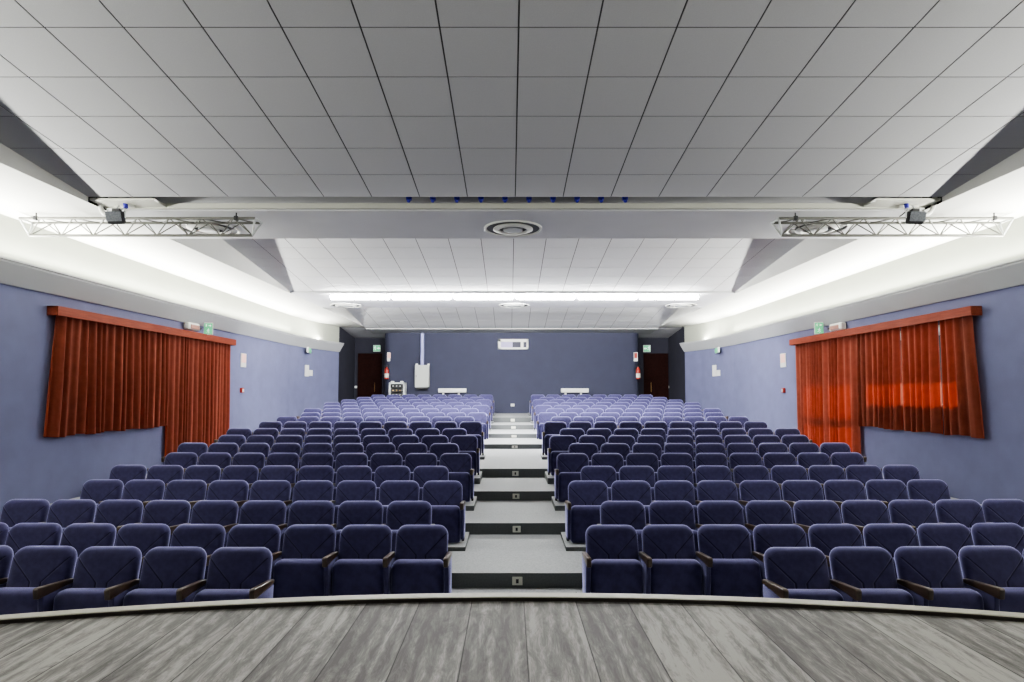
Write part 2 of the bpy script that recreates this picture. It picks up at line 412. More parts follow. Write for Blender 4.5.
def offset_poly(pl, o):
    out = []
    for i, (x, y) in enumerate(pl):
        a = Vector(pl[max(i-1, 0)]); b = Vector(pl[min(i+1, len(pl)-1)]); d = (b - a).normalized()
        out.append((x - d.y * o, y + d.x * o))
    return out
for s, nm in ((-1, 'trim_2'), (1, 'trim_3')):
    bm = bmesh.new()
    prf = [(0, HB), (.03, HB), (.195, HL - .06), (.195, HL - .035), (.215, HL - .03), (.215, HL), (.185, HL), (.06, HB + .10), (0, HB + .10)]
    fine = [WPL[0], (XW, 6), (XW, 12), WPL[1]] + WPL[2:]
    cols = []
    for o, z in prf:
        cols.append([bm.verts.new((s * x, y, E + z)) for x, y in offset_poly(fine, o)])
    for j in range(len(cols)):
        a, b = cols[j], cols[(j + 1) % len(cols)]
        for i in range(len(fine) - 1): bm.faces.new((a[i], a[i+1], b[i+1], b[i]))
    bm.faces.new([c[-1] for c in cols]); bm.faces.new([c[0] for c in cols][::-1])
    struct(mesh_obj(nm, bm, 'cornice'), 'grey light cornice along the %s wall' % ('left' if s < 0 else 'right'))

# back wall with rounded ends, the recess walls and the doors
YB, YR = 22.8, 24.0
XB = 4.90
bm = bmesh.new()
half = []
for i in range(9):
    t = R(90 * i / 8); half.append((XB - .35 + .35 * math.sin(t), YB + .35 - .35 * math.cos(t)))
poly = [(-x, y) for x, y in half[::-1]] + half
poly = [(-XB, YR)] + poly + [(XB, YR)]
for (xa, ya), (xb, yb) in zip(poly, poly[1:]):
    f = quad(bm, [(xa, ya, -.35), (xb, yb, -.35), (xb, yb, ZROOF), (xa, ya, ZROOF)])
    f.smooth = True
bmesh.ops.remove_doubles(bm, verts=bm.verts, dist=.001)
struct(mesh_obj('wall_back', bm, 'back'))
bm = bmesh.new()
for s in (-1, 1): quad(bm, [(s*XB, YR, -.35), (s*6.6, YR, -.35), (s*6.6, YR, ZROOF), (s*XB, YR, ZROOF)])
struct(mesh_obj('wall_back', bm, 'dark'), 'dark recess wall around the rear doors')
for k, s in ((1, -1), (2, 1)):
    xa, xb = (P(358.0, 380, YR).x, P(382.0, 380, YR).x) if s < 0 else (P(643.6, 380, YR).x, P(668.0, 380, YR).x)
    z0 = FLOOR[17]; z1 = P(510, 353.5, YR).z
    bm = bmesh.new(); w = xb - xa
    box(bm, (w/2, -.03, (z0+z1)/2), (w, .05, z1 - z0), .004)
    for px in (.25, .75):
        for zz, hh in ((.28, .40), (.74, .34)):
            box(bm, (w*px, -.058, z0 + (z1-z0)*zz), (w*.36, .012, (z1-z0)*hh), .005)
    d = mesh_obj('door_%d' % k, bm, 'door'); d.location = (xa, YR, 0); struct(d, 'dark brown wooden door in the %s rear recess' % ('left' if s < 0 else 'right'))
    bm = bmesh.new()
    hx = w * .28 if s > 0 else w * .72
    tube(bm, (hx, -.11, E + .0), (hx, -.11, E + .38), .014); tube(bm, (hx, -.06, E + .05), (hx, -.11, E + .05), .01); tube(bm, (hx, -.06, E + .33), (hx, -.11, E + .33), .01)
    mesh_obj('door_handle', bm, 'brass', d)

# flat side ceilings, beams and roof
bm = bmesh.new()
for s in (-1, 1):
    quad(bm, [(s*XP, -2, ZC), (s*(XW+.3), -2, ZC), (s*(XW+.3), 21.9, ZC), (s*XP, 21.9, ZC)])
    quad(bm, [(s*4.6, 21.9, ZC - .02), (s*(XW+.3), 21.9, ZC - .0), (s*(XW+.3), 24.1, E + 2.16), (s*4.6, 24.1, E + 2.16)], 1)
struct(mesh_obj('ceiling', bm, ['white', 'beam']), 'flat white ceiling strips lit by the coves')
bm = bmesh.new()
quad(bm, [(-7.3, -2, ZROOF), (7.3, -2, ZROOF), (7.3, 25, ZROOF), (-7.3, 25, ZROOF)])
for s in (-1, 1):
    quad(bm, [(s*(XW+.3), -2, ZC-.1), (s*(XW+.3), 25, ZC-.1), (s*(XW+.3), 25, ZROOF), (s*(XW+.3), -2, ZROOF)])
quad(bm, [(-7.3, 24.2, -.3), (7.3, 24.2, -.3), (7.3, 24.2, ZROOF), (-7.3, 24.2, ZROOF)])
struct(mesh_obj('ceiling', bm, 'slot'), 'dark roof deck above the ceiling panels')

BEAM1, BEAM2 = (7.78, 9.20), (14.37, 16.80)
for nm, (a, b) in (('trim_4', BEAM1), ('trim_5', BEAM2)):
    bm = bmesh.new()
    box(bm, (0, (a+b)/2, ZC + .4), (2*XP, b - a, .8), 0)
    struct(mesh_obj(nm, bm, 'beam'), 'wide grey ceiling beam')
bm = bmesh.new()
za, zb_ = P(510, 329.3, 22.0).z, P(510, 333, YB).z
quad(bm, [(-XP, 21.93, za), (XP, 21.93, za), (XP, YB + .4, zb_ - .01), (-XP, YB + .4, zb_ - .01)])
quad(bm, [(-XP, 21.93, za), (XP, 21.93, za), (XP, 21.93, za + .6), (-XP, 21.93, za + .6)])
struct(mesh_obj('trim_6', bm, 'cornice'), 'pale soffit edge above the back wall')
# lip of the slot in front of the first beam
bm = bmesh.new()
zl, zm = P(510, 203, 7.72).z, P(510, 208.3, 7.72).z; box(bm, (0, 7.745, (zl + zm) / 2), (2*XP, .05, zl - zm), .006)
for s in (-1, 1): box(bm, (s * (XP + 4.55) / 2, 7.58, zm + .03), (XP - 4.55, .28, .03), .004)
struct(mesh_obj('trim_7', bm, 'lip'), 'beige lip of the slot before the front beam')

def tile_panel(Y0, Y1, z_end, slope, label, tm='tile'):
    """sloping suspended ceiling of 60 cm tiles, Y1 is the low far edge"""
    bm = bmesh.new(); g, th = .0065, .004
    zf = lambda y: z_end + (Y1 - y) * slope
    quad(bm, [(-XP, Y0, zf(Y0) + th), (XP, Y0, zf(Y0) + th), (XP, Y1, z_end + th), (-XP, Y1, z_end + th)], 1)
    y = Y1
    while y > Y0 + .02:
        ya = max(y - .6, Y0)
        for c in range(-9, 9):
            x0, x1 = max(c * .6 + g, -XP), min(c * .6 + .6 - g, XP)
            b_ = [(x0, ya + g, zf(ya + g)), (x1, ya + g, zf(ya + g)), (x1, y - g, zf(y - g)), (x0, y - g, zf(y - g))]
            t_ = [(p[0], p[1], p[2] + th) for p in b_]
            vb = [bm.verts.new(p) for p in b_]; vt = [bm.verts.new(p) for p in t_]
            bm.faces.new(vb)
            for i in range(4): bm.faces.new((vb[i], vb[(i+1) % 4], vt[(i+1) % 4], vt[i]))
        y -= .6
    # upright side faces down to the flat ceiling
    for s in (-1, 1):
        quad(bm, [(s*XP, Y0, ZC - .0), (s*XP, Y1, ZC - .0), (s*XP, Y1, max(z_end + th, ZC)), (s*XP, Y0, zf(Y0) + th)], 2)
    return struct(mesh_obj('ceiling', bm, [tm, 'grid', 'white']), label)
p1 = P(510, 197, 7.42); p0 = P(510, 27.5, 4.42)
sl1 = (p0.z - p1.z) / 3.0
print('panel1', p1.z - E, sl1)
tile_panel(-2.0, 7.42, p1.z, sl1, 'front sloping ceiling of square tiles in a dimmed tone', 'tile_front')
a, b = P(510, 240, 10.95), P(510, 291.5, 14.36)
tile_panel(9.2, 14.36, b.z, (a.z - b.z) / (14.36 - 10.95), 'middle sloping ceiling of white tiles')
a, b = P(510, 308.5, 19.2), P(510, 328.3, 21.93)
tile_panel(16.8, 21.93, b.z, (a.z - b.z) / (21.93 - 19.2), 'rear sloping ceiling of white tiles')

# blue sockets in the slot
for i in range(10):
    x = 409 + 24.0 * i - 0.0
    p = P(x, 200.5, 7.62)
    bm = bmesh.new()
    box(bm, (0, 0, .03), (.07, .06, .05), .008); tube(bm, (0, -.01, .01), (0, -.03, -.02), .022, 12)
    o = mesh_obj('power_socket', bm, 'blue'); o.location = p
    ordw = ['first', 'second', 'third', 'fourth', 'fifth', 'sixth', 'seventh', 'eighth', 'ninth', 'tenth'][i]
    tag(o, 'small blue socket in the ceiling slot above the front beam, %s from left' % ordw, 'socket', 'blue sockets in the ceiling slot')

# round air diffusers under the beams
def diffuser(loc, label):
    t = thing('ceiling_diffuser', label, 'air diffuser', loc, 'round ceiling air diffusers')
    for nm, mt, pr in (('outer_ring', 'plate', [(.42, 0), (.42, -.012), (.40, -.02), (.385, -.012), (.385, 0)]),
                       ('cone', 'plate', [(.285, -.005), (.29, -.02), (.27, -.03), (.215, -.04), (.20, -.01)]),
                       ('core', 'greym', [(.14, -.01), (.14, -.035), (.10, -.045), (.0, -.04)])):
        bm = bmesh.new(); lathe(bm, pr, (0, 0, 0), 40); mesh_obj(nm, bm, mt, t, True)
    bm = bmesh.new(); lathe(bm, [(.386, -.003), (.0, -.003)], (0, 0, 0), 40); mesh_obj('duct_opening', bm, 'black', t)
for yb, ybm, nmb, xs_ in ((228.3, None, 'front beam', (209, 513, 817)), (305.2, None, 'rear beam', (346, 514, 681))):
    for x, w in zip(xs_, ('left end of the %s', 'centre of the %s', 'right end of the %s')):
        p = PZ(x, yb, ZC)
        diffuser((p.x, p.y, ZC), 'round white ringed air diffuser at the ' + w % nmb)

# fluorescent tubes in a row under the rear beam
for i in range(6):
    x0, x1 = 328.5 + 62 * i, 328.5 + 62 * (i + 1)
    a, b = P(x0 + 1.2, 294, 14.5), P(x1 - 1.2, 294, 14.5)
    L = b.x - a.x
    t = thing('fluorescent_lamp', 'glowing white fluorescent strip lamp under the rear beam, %s from left' % ('first', 'second', 'third', 'fourth', 'fifth', 'sixth')[i], 'lamp', ((a.x + b.x) / 2, 14.53, ZC), 'fluorescent lamps under the rear beam')
    bm = bmesh.new(); box(bm, (0, 0, -.012), (L, .14, .024), .004); mesh_obj('housing', bm, 'plate', t)
    bm = bmesh.new(); box(bm, (0, 0, -.074), (L - .03, .11, .10), .03, 3); mesh_obj('diffuser', bm, 'tube', t, True)

# ------------------------------------------------------------------ lighting trusses
def truss(s, label):
    x0, x1 = P(19.5, 218, 7.86).x, P(255, 222, 7.86).x
    yF, yK = 7.86, 8.08
    zt = E + P(120, 218.3, yF).z - E; zb = P(120, 235.5, 7.95).z
    if s > 0: x0, x1 = P(779, 222, 7.86).x, P(1013, 218, 7.86).x
    t = thing('lighting_truss', label, 'truss', ((x0+x1)/2, 7.95, zb), 'aluminium lighting trusses')
    xa, xb = x0 - (x0+x1)/2, x1 - (x0+x1)/2
    F_, K_, B_ = (yF - 7.95, zt - zb), (yK - 7.95, zt - zb), (0, 0)
    for q in (F_, K_, B_):
        sh = .07 if q is B_ else 0
        bm = bmesh.new(); tube(bm, (xa + sh, *q), (xb - sh, *q), .019, 10); mesh_obj('chord', bm, 'metal', t, True)
    n = 7; st_ = (xb - xa - .14) / n
    for q, r in ((F_, B_), (K_, B_), (F_, K_)):
        bm = bmesh.new()
        for i in range(n):
            xl = xa + .07 + i * st_
            tube(bm, (xl, *r), (xl + st_/2, *q), .008, 6); tube(bm, (xl + st_/2, *q), (xl + st_, *r), .008, 6)
        mesh_obj('bracing', bm, 'metal', t, True)
    for xe, dx in ((xa, .07), (xb, -.07)):
        bm = bmesh.new()
        tube(bm, (xe, *F_), (xe, *K_), .014); tube(bm, (xe, *F_), (xe + dx, *B_), .014); tube(bm, (xe, *K_), (xe + dx, *B_), .014)
        mesh_obj('end_frame', bm, 'greym', t, True)
    for xe in (xa + .22, xb - .25):
        bm = bmesh.new()
        box(bm, (xe, F_[0], F_[1] + .0), (.05, .06, .06), .01); tube(bm, (xe, F_[0], F_[1]), (xe, F_[0], max(.1, ZC + .06 - zb)), .010)
        box(bm, (xe, F_[0], ZC + .055 - zb), (.06, .06, .02), .004)
        mesh_obj('hanger', bm, 'black', t)
truss(-1, 'silver triangular lighting truss hanging at the left of the front beam')
truss(1, 'silver triangular lighting truss hanging at the right of the front beam')

def floodlight(px, s, label):
    p = P(px, 216.5, 7.38)
    t = thing('floodlight', label, 'floodlight', p, 'floodlights over the trusses')
    rot = Matrix.Rotation(R(18), 3, 'X') @ Matrix.Rotation(R(-26 * s), 3, 'Z')
    bm = bmesh.new(); box(bm, (0, .05, 0), (.195, .08, .155), .012, rot=rot); mesh_obj('housing', bm, 'black', t)
    bm = bmesh.new(); box(bm, (0, -.003, 0), (.165, .012, .118), .003, rot=rot); mesh_obj('glass', bm, 'glassg', t)
    bm = bmesh.new()
    box(bm, (0, .06, .095), (.10, .06, .04), .008); mesh_obj('driver_box', bm, 'black', t)
    bm = bmesh.new()
    tube(bm, (-.115, .05, 0), (-.115, .05, .11), .007); tube(bm, (.115, .05, 0), (.115, .05, .11), .007); tube(bm, (-.115, .05, .11), (.115, .05, .11), .007); tube(bm, (0, .05, .11), (0, .10, .17), .010)
    mesh_obj('yoke', bm, 'greym', t)
floodlight(113.5, -1, 'black framed floodlight with grey glass above the left truss')
floodlight(918, 1, 'black framed floodlight with grey glass above the right truss')
for px, lab in ((125, 'blue plug hanging beside the left floodlight'), (906, 'blue plug hanging beside the right floodlight')):
    p = P(px, 203.5, 7.58)
    t = thing('power_plug', lab, 'plug', p, 'blue plugs by the floodlights')
    bm = bmesh.new(); box(bm, (0, 0, .025), (.075, .06, .05), .008); tube(bm, (.005, 0, .0), (.012, 0, -.06), .028, 12); mesh_obj('plug_body', bm, 'blue', t)
    bm = bmesh.new(); path_tube(bm, [(.012, 0, -.06), (.0, 0, -.10), (-.04, .02, -.14), (-.07, .03, -.16)], .008, 6); mesh_obj('cable', bm, 'black', t)
for s, lab in ((-1, 'white bent conduit at the left end of the ceiling slot'), (1, 'white bent conduit at the right end of the ceiling slot')):
    bm = bmesh.new()
    a = P(98.5 if s < 0 else 936, 199, 7.6); b = P(105 if s < 0 else 926, 214, 7.6)
    pts = []
    for i in range(9):
        t_ = R(90 * i / 8); pts.append((a.x + (b.x - a.x) * (1 - math.cos(t_)), 7.62, a.z + .04 + (b.z - a.z - .04) * math.sin(t_)))
    path_tube(bm, pts, .028)
    tag(mesh_obj('conduit_pipe', bm, 'plate', None, True), lab, 'pipe', 'conduits at the slot ends')
    bm = bmesh.new()
    c = P(112 if s < 0 else 921, 202.5, 7.66)
    xo = .18 * -s; box(bm, (c.x + xo, 7.66, c.z), (.50, .05, .02), .004); box(bm, (c.x + xo, 7.66, c.z - .05), (.26, .05, .05), .01); box(bm, (c.x + xo, 7.66, c.z - .02), (.06, .03, .04), .004)
    tag(mesh_obj('junction_tray', bm, 'lip'), 'beige cable tray over the %s floodlight' % ('left' if s < 0 else 'right'), 'cable tray')

# ------------------------------------------------------------------ curtains and their boxes
ZPT, ZPB = E + 1.265, E + 1.125
XF = 6.70                      # front of the curtain box
def curtain(s, y0, y1, ztop, zbot, seed, label, group, nf=6.4, gap_top=0.0, flare=(0, 0)):
    rnd = random.Random(seed)
    L = y1 - y0; nfold = max(3, int(L * nf)); per = 16; ns = nfold * per; nz_ = 16
    amps = [rnd.uniform(.55, 1.25) for _ in range(nfold + 2)]; wid = [rnd.uniform(.6, 1.5) for _ in range(nfold)]
    tot = sum(wid); cum = [0]
    for w in wid: cum.append(cum[-1] + w / tot)
    ph2 = [rnd.uniform(-.35, .35) for _ in range(nfold + 2)]
    bm = bmesh.new(); rows = []
    for j in range(nz_ + 1):
        v = j / nz_; z = ztop + (zbot - ztop) * v; row = []
        for i in range(ns + 1):
            k = min(i // per, nfold - 1); fr = (i - k * per) / per
            t = cum[k] + (cum[k+1] - cum[k]) * fr
            am = amps[k] * (1 - fr) + amps[k+1] * fr
            sh = ph2[k] * (1 - fr) + ph2[k+1] * fr
            sn = math.sin(2 * math.pi * fr); sn = math.copysign(abs(sn) ** .75, sn)
            off = sn * am * (.026 + .026 * min(1, v * 1.6)) + .007 * math.sin(t * 37 + seed + 2.2 * v) * v + .010 * am * math.sin(4 * math.pi * fr + k) * (.3 + .7 * v)
            y = y0 + L * t + sh * .05 * v + flare[0] * v * (1 - t) + flare[1] * v * t
            row.append(bm.verts.new((s * (6.795 + off), y, z + .012 * math.sin(7 * t + seed) * v)))
        rows.append(row)
    for a, b in zip(rows, rows[1:]):
        for i in range(ns): bm.faces.new((a[i], a[i+1], b[i+1], b[i]))
    o = mesh_obj('curtain', bm, 'curtain', None, True, 180)
    return tag(o, label, 'curtain', group)
ZH = E - .665
gl, gr = 'red curtains on the left wall', 'red curtains on the right wall'
for s, side in ((-1, 'left'), (1, 'right')):
    # the box
    t = thing('curtain_box', 'red-brown wooden curtain box on the %s wall' % side, 'curtain box', (s*XF, 8.76, ZPB), 'wooden curtain boxes')
    y0, y1 = 0, 14.5 - 8.76
    bm = bmesh.new(); box(bm, (s*.012, (y0+y1)/2, (ZPT-ZPB)/2), (.024, y1 - y0, ZPT - ZPB), .003); mesh_obj('front_board', bm, 'redwood', t)
    bm = bmesh.new(); box(bm, (s*.095, (y0+y1)/2, ZPT-ZPB-.01), (.145, y1 - y0, .02), .002); mesh_obj('top_board', bm, 'redwood', t)
    for ye in (y0 + .012, y1 - .012):
        bm = bmesh.new(); box(bm, (s*.095, ye, (ZPT-ZPB)/2), (.142, .024, ZPT - ZPB), .002); mesh_obj('end_board', bm, 'redwood', t)
    g = gl if s < 0 else gr
    e = .012 if s < 0 else .045
    yd = 11.8
    sp_ = [8.86, 9.55, 10.5, yd]
    curtain(s, sp_[0], sp_[1] - e * .3, ZPB + .03, ZH, 3 + s, 'short red curtain nearest the stage on the %s wall' % side, g, flare=(-.12, -.02))
    curtain(s, sp_[1] + e * .7, sp_[2] - e * .3, ZPB + .03, ZH, 11 + s, 'middle short red curtain on the %s wall' % side, g, flare=(.02, -.02))
    curtain(s, sp_[2] + e * .7, sp_[3] - e * .3, ZPB + .03, ZH, 21 + s, 'short red curtain beside the long one on the %s wall' % side, g, flare=(.02, -.02))
    curtain(s, yd + e * .7, 14.40, ZPB + .03, E - 1.62, 31 + s, 'long red door curtain on the %s wall' % side, g, flare=(0, -.03))

# ------------------------------------------------------------------ seats
def build_seat(name, both, inner):
    """inner: side (+1/-1) of the single standard; both=True adds the second"""
    root = bpy.data.objects.new(name, None); C.objects.link(root); root.empty_display_size = .1
    lean = math.tan(R(14))
    bm = bmesh.new()
    cushion(bm, .497, .27, CH, .095, .04, [(.025, .05), (.006, .042), (0, .02), (0, .002), (.004, -.014), (.012, -.027), (.024, -.036), (.042, -.041), (.08, -.044)], lambda z: (z - CH) * lean)
    mesh_obj('backrest', bm, 'fabric_seam', root, True, 60)
    bm = bmesh.new()
    cushion(bm, .484, .006, .436, .065, .03, [(.02, .06), (.004, .05), (0, .03), (0, -.022), (.005, -.040), (.014, -.053), (.028, -.062), (.045, -.066), (.09, -.068)], lambda z: -.255 + (z - .26) * .06)
    mesh_obj('seat', bm, 'fabric', root, True, 60)
    for sd in ((-1, 1) if both else (inner,)):
        x = sd * PITCH_X / 2
        bm = bmesh.new()
        prof_ = [(-.345, .055), (-.375, .30), (-.385, .43), (-.06, .43), (-.09, .10), (-.12, .055)]
        hwid = .020
        A = [bm.verts.new((x - hwid, y, z)) for y, z in prof_]; B = [bm.verts.new((x + hwid, y, z)) for y, z in prof_]
        n = len(prof_)
        for i in range(n): bm.faces.new((A[i], A[(i+1) % n], B[(i+1) % n], B[i]))
        bm.faces.new(A[::-1]); bm.faces.new(B)
        bmesh.ops.bevel(bm, geom=list(bm.edges), offset=.009, segments=3, profile=.5, affect='EDGES')
        mesh_obj('side_panel', bm, 'fabric', root, True, 50)
        bm = bmesh.new(); box(bm, (x, -.14, .03), (.030, .10, .06), .006); mesh_obj('foot', bm, 'black', root)
        bm = bmesh.new()
        pr = [(-.430, .420), (-.438, .494), (-.420, .506), (-.12, .472), (-.05, .464), (-.05, .432), (-.27, .440), (-.38, .420)]
        hwid = .0205
        A = [bm.verts.new((x - hwid, y, z)) for y, z in pr]; B = [bm.verts.new((x + hwid, y, z)) for y, z in pr]
        n = len(pr)
        for i in range(n): bm.faces.new((A[i], A[(i+1) % n], B[(i+1) % n], B[i]))
        bm.faces.new(A[::-1]); bm.faces.new(B)
        bmesh.ops.bevel(bm, geom=list(bm.edges), offset=.007, segments=2, profile=.5, affect='EDGES')
        mesh_obj('armrest', bm, 'armwood', root, True, 40)
    return root
protos = {(-1, 1): build_seat('theatre_seat', True, -1), (-1, 0): build_seat('theatre_seat', False, -1),
          (1, 1): build_seat('theatre_seat', True, 1), (1, 0): build_seat('theatre_seat', False, 1)}
used = set()
def place_seat(key, loc, label, group):
    src = protos[key]
    if key not in used:
        used.add(key); r = src
    else:
        r = src.copy(); C.objects.link(r)
        for ch in list(src.children):
            c = ch.copy(); C.objects.link(c); c.parent = r
    r.location = loc; tag(r, label, 'seat', group)
ORD = ['first', 'second', 'third', 'fourth', 'fifth', 'sixth', 'seventh', 'eighth', 'ninth']
ROWN = ['front', 'second', 'third', 'fourth', 'fifth', 'sixth', 'seventh', 'eighth', 'ninth', 'tenth', 'eleventh', 'twelfth',
        'thirteenth', 'fourteenth', 'fifteenth', 'sixteenth', 'second last', 'last']
for s, side in ((-1, 'left'), (1, 'right')):
    for n in range(18):
        cnt = 5 if n == 0 else (8 if n >= 16 else 9)
        x_in = 1.975 if n == 0 else (.637 if n % 2 == 1 else .905)
        for j in range(cnt):
            x = x_in + PITCH_X * (j + .5)
            dy = .004 * (x - 0) ** 2 * (1 if n < 8 else .4)
            tone_ = 'navy blue' if n < 11 else 'bright lavender-blue'
            if n == 0:
                lab = 'navy blue folding seat in the short front row, %s side, %s from its inner end' % (side, ORD[j])
            elif j == 0:
                lab = '%s folding seat beside the aisle, %s of it, in the %s row' % (tone_, side, ROWN[n])
            elif j == cnt - 1:
                lab = '%s folding seat at the %s wall end of the %s row' % (tone_, side, ROWN[n])
            else:
                lab = '%s folding seat, %s row, %s of the aisle, %s from the aisle' % (tone_, ROWN[n], side, ORD[j])
            place_seat((s, 1 if j == 0 else 0), (s * x, ROW_Y[n] + dy, FLOOR[n]), lab, 'folding theatre seats %s of the aisle' % side)

# white marker lights in the aisle risers
for i, (d, yb, yt) in enumerate(STEPS):
    c = P(517.3 - .65 * i, (yb + yt) / 2 + .3, d)
    hh = (P(510, yt, d).z - P(510, yb, d).z); w = [.105, .105, .11, .12, .13, .13, .13, .13][i]
    t = thing('step_light', 'small pale marker plate in the %s aisle step riser from the stage' % ORD[i], 'step light', (c.x, d, c.z), 'marker plates in the aisle steps')
    bm = bmesh.new(); box(bm, (0, -.006, 0), (w, .012, hh * .55), .003); mesh_obj('plate', bm, 'cream', t)
    if i < 5:
        bm = bmesh.new(); box(bm, (0, -.014, 0), (.028, .008, hh * .28), .003); mesh_obj('socket', bm, 'black', t)

# ------------------------------------------------------------------ signs and fittings
def man(bm, x, z, h, y):
    """simple running figure, facing -Y"""
    k = h
    def poly(pts): bm.faces.new([bm.verts.new((x + a * k, y, z + b * k)) for a, b in pts])
    poly([(.06 + .09*math.cos(t), .40 + .09*math.sin(t)) for t in [i * math.pi / 5 for i in range(10)]])
    poly([(-.10, .28), (.08, .30), (.10, .02), (-.06, .0)])
    poly([(.08, .28), (.26, .16), (.24, .10), (.06, .18)]); poly([(-.10, .28), (-.26, .12), (-.20, .08), (-.06, .20)])
    poly([(.0, .04), (.10, .03), (.22, -.18), (.12, -.42), (.04, -.40), (.11, -.18)]); poly([(-.06, .04), (.02, .02), (-.10, -.24), (-.30, -.26), (-.30, -.20), (-.13, -.17)])
def arrow(bm, x, z, h, y, dr):
    k = h
    for pts in ([(-.4*dr, .12), (.05*dr, .12), (.05*dr, -.12), (-.4*dr, -.12)], [(.05*dr, .34), (.45*dr, 0), (.05*dr, -.34)]):
        bm.faces.new([bm.verts.new((x + a * k, y, z + b * k)) for a, b in pts])
def exit_sign(c, w, h, dep, label, rotz=0, dr=1, kind='full'):
    t = thing('exit_sign', label, 'exit sign', c, 'green exit signs', rotz)
    bm = bmesh.new(); box(bm, (0, dep/2, 0), (w, dep, h), .006); mesh_obj('case', bm, 'plate', t)
    bm = bmesh.new(); box(bm, (0, -.003, 0), (w*.90, .008, h*.86), .002); mesh_obj('face', bm, 'green', t)
    bm = bmesh.new()
    if kind == 'tall':
        man(bm, 0, -h*.20, h*.42, -.009); man(bm, -w*.22, h*.24, h*.26, -.009); arrow(bm, w*.18, h*.24, h*.24, -.009, dr)
    else:
        man(bm, -w*.26*dr, 0, h*.74, -.009); arrow(bm, w*.22*dr, 0, h*.55, -.009, dr)
    mesh_obj('pictogram', bm, 'signw', t)
    return t
p = P(376.8, 348.3, YR - .12)
exit_sign(p, .29, .26, .06, 'green exit sign above the left rear door')
p = P(647.0, 348.5, YR - .12)
exit_sign(p, .29, .28, .06, 'green exit sign above the right rear door', 0, -1)
p = P(208.3, 328.6, 13.1)
exit_sign(p, .185, .27, .035, 'green exit sign standing out from the wall over the left curtain box', R(14), 1, 'tall')
p = P(819.0, 328.0, 13.1)
exit_sign(p, .185, .27, .035, 'green exit sign standing out from the wall over the right curtain box', R(-14), -1, 'tall')
# arms that carry the two flag signs
def wall_at(y):
    k = [k for k in range(len(WPL) - 1) if WPL[k][1] <= y <= WPL[k+1][1]][0]
    (xa, ya), (xb, yb) = WPL[k], WPL[k+1]; f = (y - ya) / (yb - ya)
    return xa + (xb - xa) * f, math.atan2(xa - xb, yb - ya)
def on_wall(px, py, s, off):
    y = 15.0
    for _ in range(30):
        p = PXw(px, py, s * (wall_at(min(max(y, 2), 21.6))[0] - off)); y = .5 * y + .5 * p.y
    return p, wall_at(min(p.y, 21.6))[1]
for s, px, side in ((-1, 310.3, 'left'), (1, 716.0, 'right')):
    p, an = on_wall(px, 350.6, s, .08)
    exit_sign((p.x, p.y, p.z), .85, .17, .06, 'low wide exit sign under the %s cornice near the rear' % side, (R(90) + an) if s < 0 else (R(-90) - an), 1 if s < 0 else -1)

def emergency_light(px, py, s, label):
    p = PXw(px, py, s * (XW - .09)); t = thing('emergency_light', label, 'emergency light', (s * (XW - .015), p.y, p.z), 'emergency lights over the curtain boxes')
    bm = bmesh.new(); box(bm, (-s*.06, 0, 0), (.12, .46, .15), .03, 3); mesh_obj('case', bm, 'plate', t, True)
    bm = bmesh.new(); box(bm, (-s*.117, .02, -.01), (.03, .34, .09), .012); mesh_obj('lens', bm, 'lens', t)
    bm = bmesh.new(); box(bm, (-s*.06, .29, -.01), (.08, .10, .035), .006); mesh_obj('bracket', bm, 'black', t)
emergency_light(192.5, 326.5, -1, 'white emergency lamp with reddish lens over the left curtain box')
emergency_light(837.0, 326.8, 1, 'white emergency lamp with reddish lens over the right curtain box')

def wall_paper(px, py, s, wy, h, mat, name, label, cat, group=None, extra=None):
    X = s * (XW - .012); p = PXw(px, py, X)
    t = thing(name, label, cat, (s * XW, p.y, p.z), group)
    bm = bmesh.new(); box(bm, (-s*.008, 0, 0), (.014, wy, h), .002); mesh_obj('sheet', bm, mat, t)
    if extra == 'notice':
        bm = bmesh.new(); box(bm, (-s*.017, 0, h*.14), (.004, wy*.82, h*.62), .001); mesh_obj('red_print', bm, 'pink', t)
    return t
wall_paper(243.6, 360.3, -1, .30, .35, 'plate', 'safety_notice', 'pink and white safety notice right of the left door curtain', 'notice', 'safety notices', 'notice')
wall_paper(783.0, 360.3, 1, .30, .35, 'plate', 'safety_notice', 'pink and white safety notice left of the right door curtain', 'notice', 'safety notices', 'notice')
for s, xs2, side in ((-1, (306.9, 310.7), 'left'), (1, (714.4, 718.4), 'right')):
    for x, y, wy, hh, nm in ((xs2[0], 370.7, .24, .37, 'tall'), (xs2[1], 373.0, .22, .19, 'small')):
        p, an = on_wall(x, y, s, .012)
        bm = bmesh.new(); box(bm, (0, 0, 0), (.014, wy, hh), .002)
        o = mesh_obj('wall_notice', bm, 'plate'); o.location = p; o.rotation_euler = (0, 0, -s * -an if s > 0 else -an)
        tag(o, '%s white notice on the rear part of the %s wall' % (nm, side), 'notice', 'white notices on the side walls')
# manual call points
for px, s, side in ((242.7, -1, 'left'), (782.6, 1, 'right')):
    p = PXw(px, 390.3, s * (XW - .05)); t = thing('fire_call_point', 'small call point on the %s wall near the door curtain' % side, 'call point', (s * XW, p.y, p.z), 'fire call points')
    bm = bmesh.new(); box(bm, (-s*.03, 0, 0), (.06, .12, .12), .01); mesh_obj('case', bm, 'red', t)
    bm = bmesh.new(); box(bm, (-s*.063, 0, 0), (.006, .08, .07), .002); mesh_obj('button_plate', bm, 'plate', t)

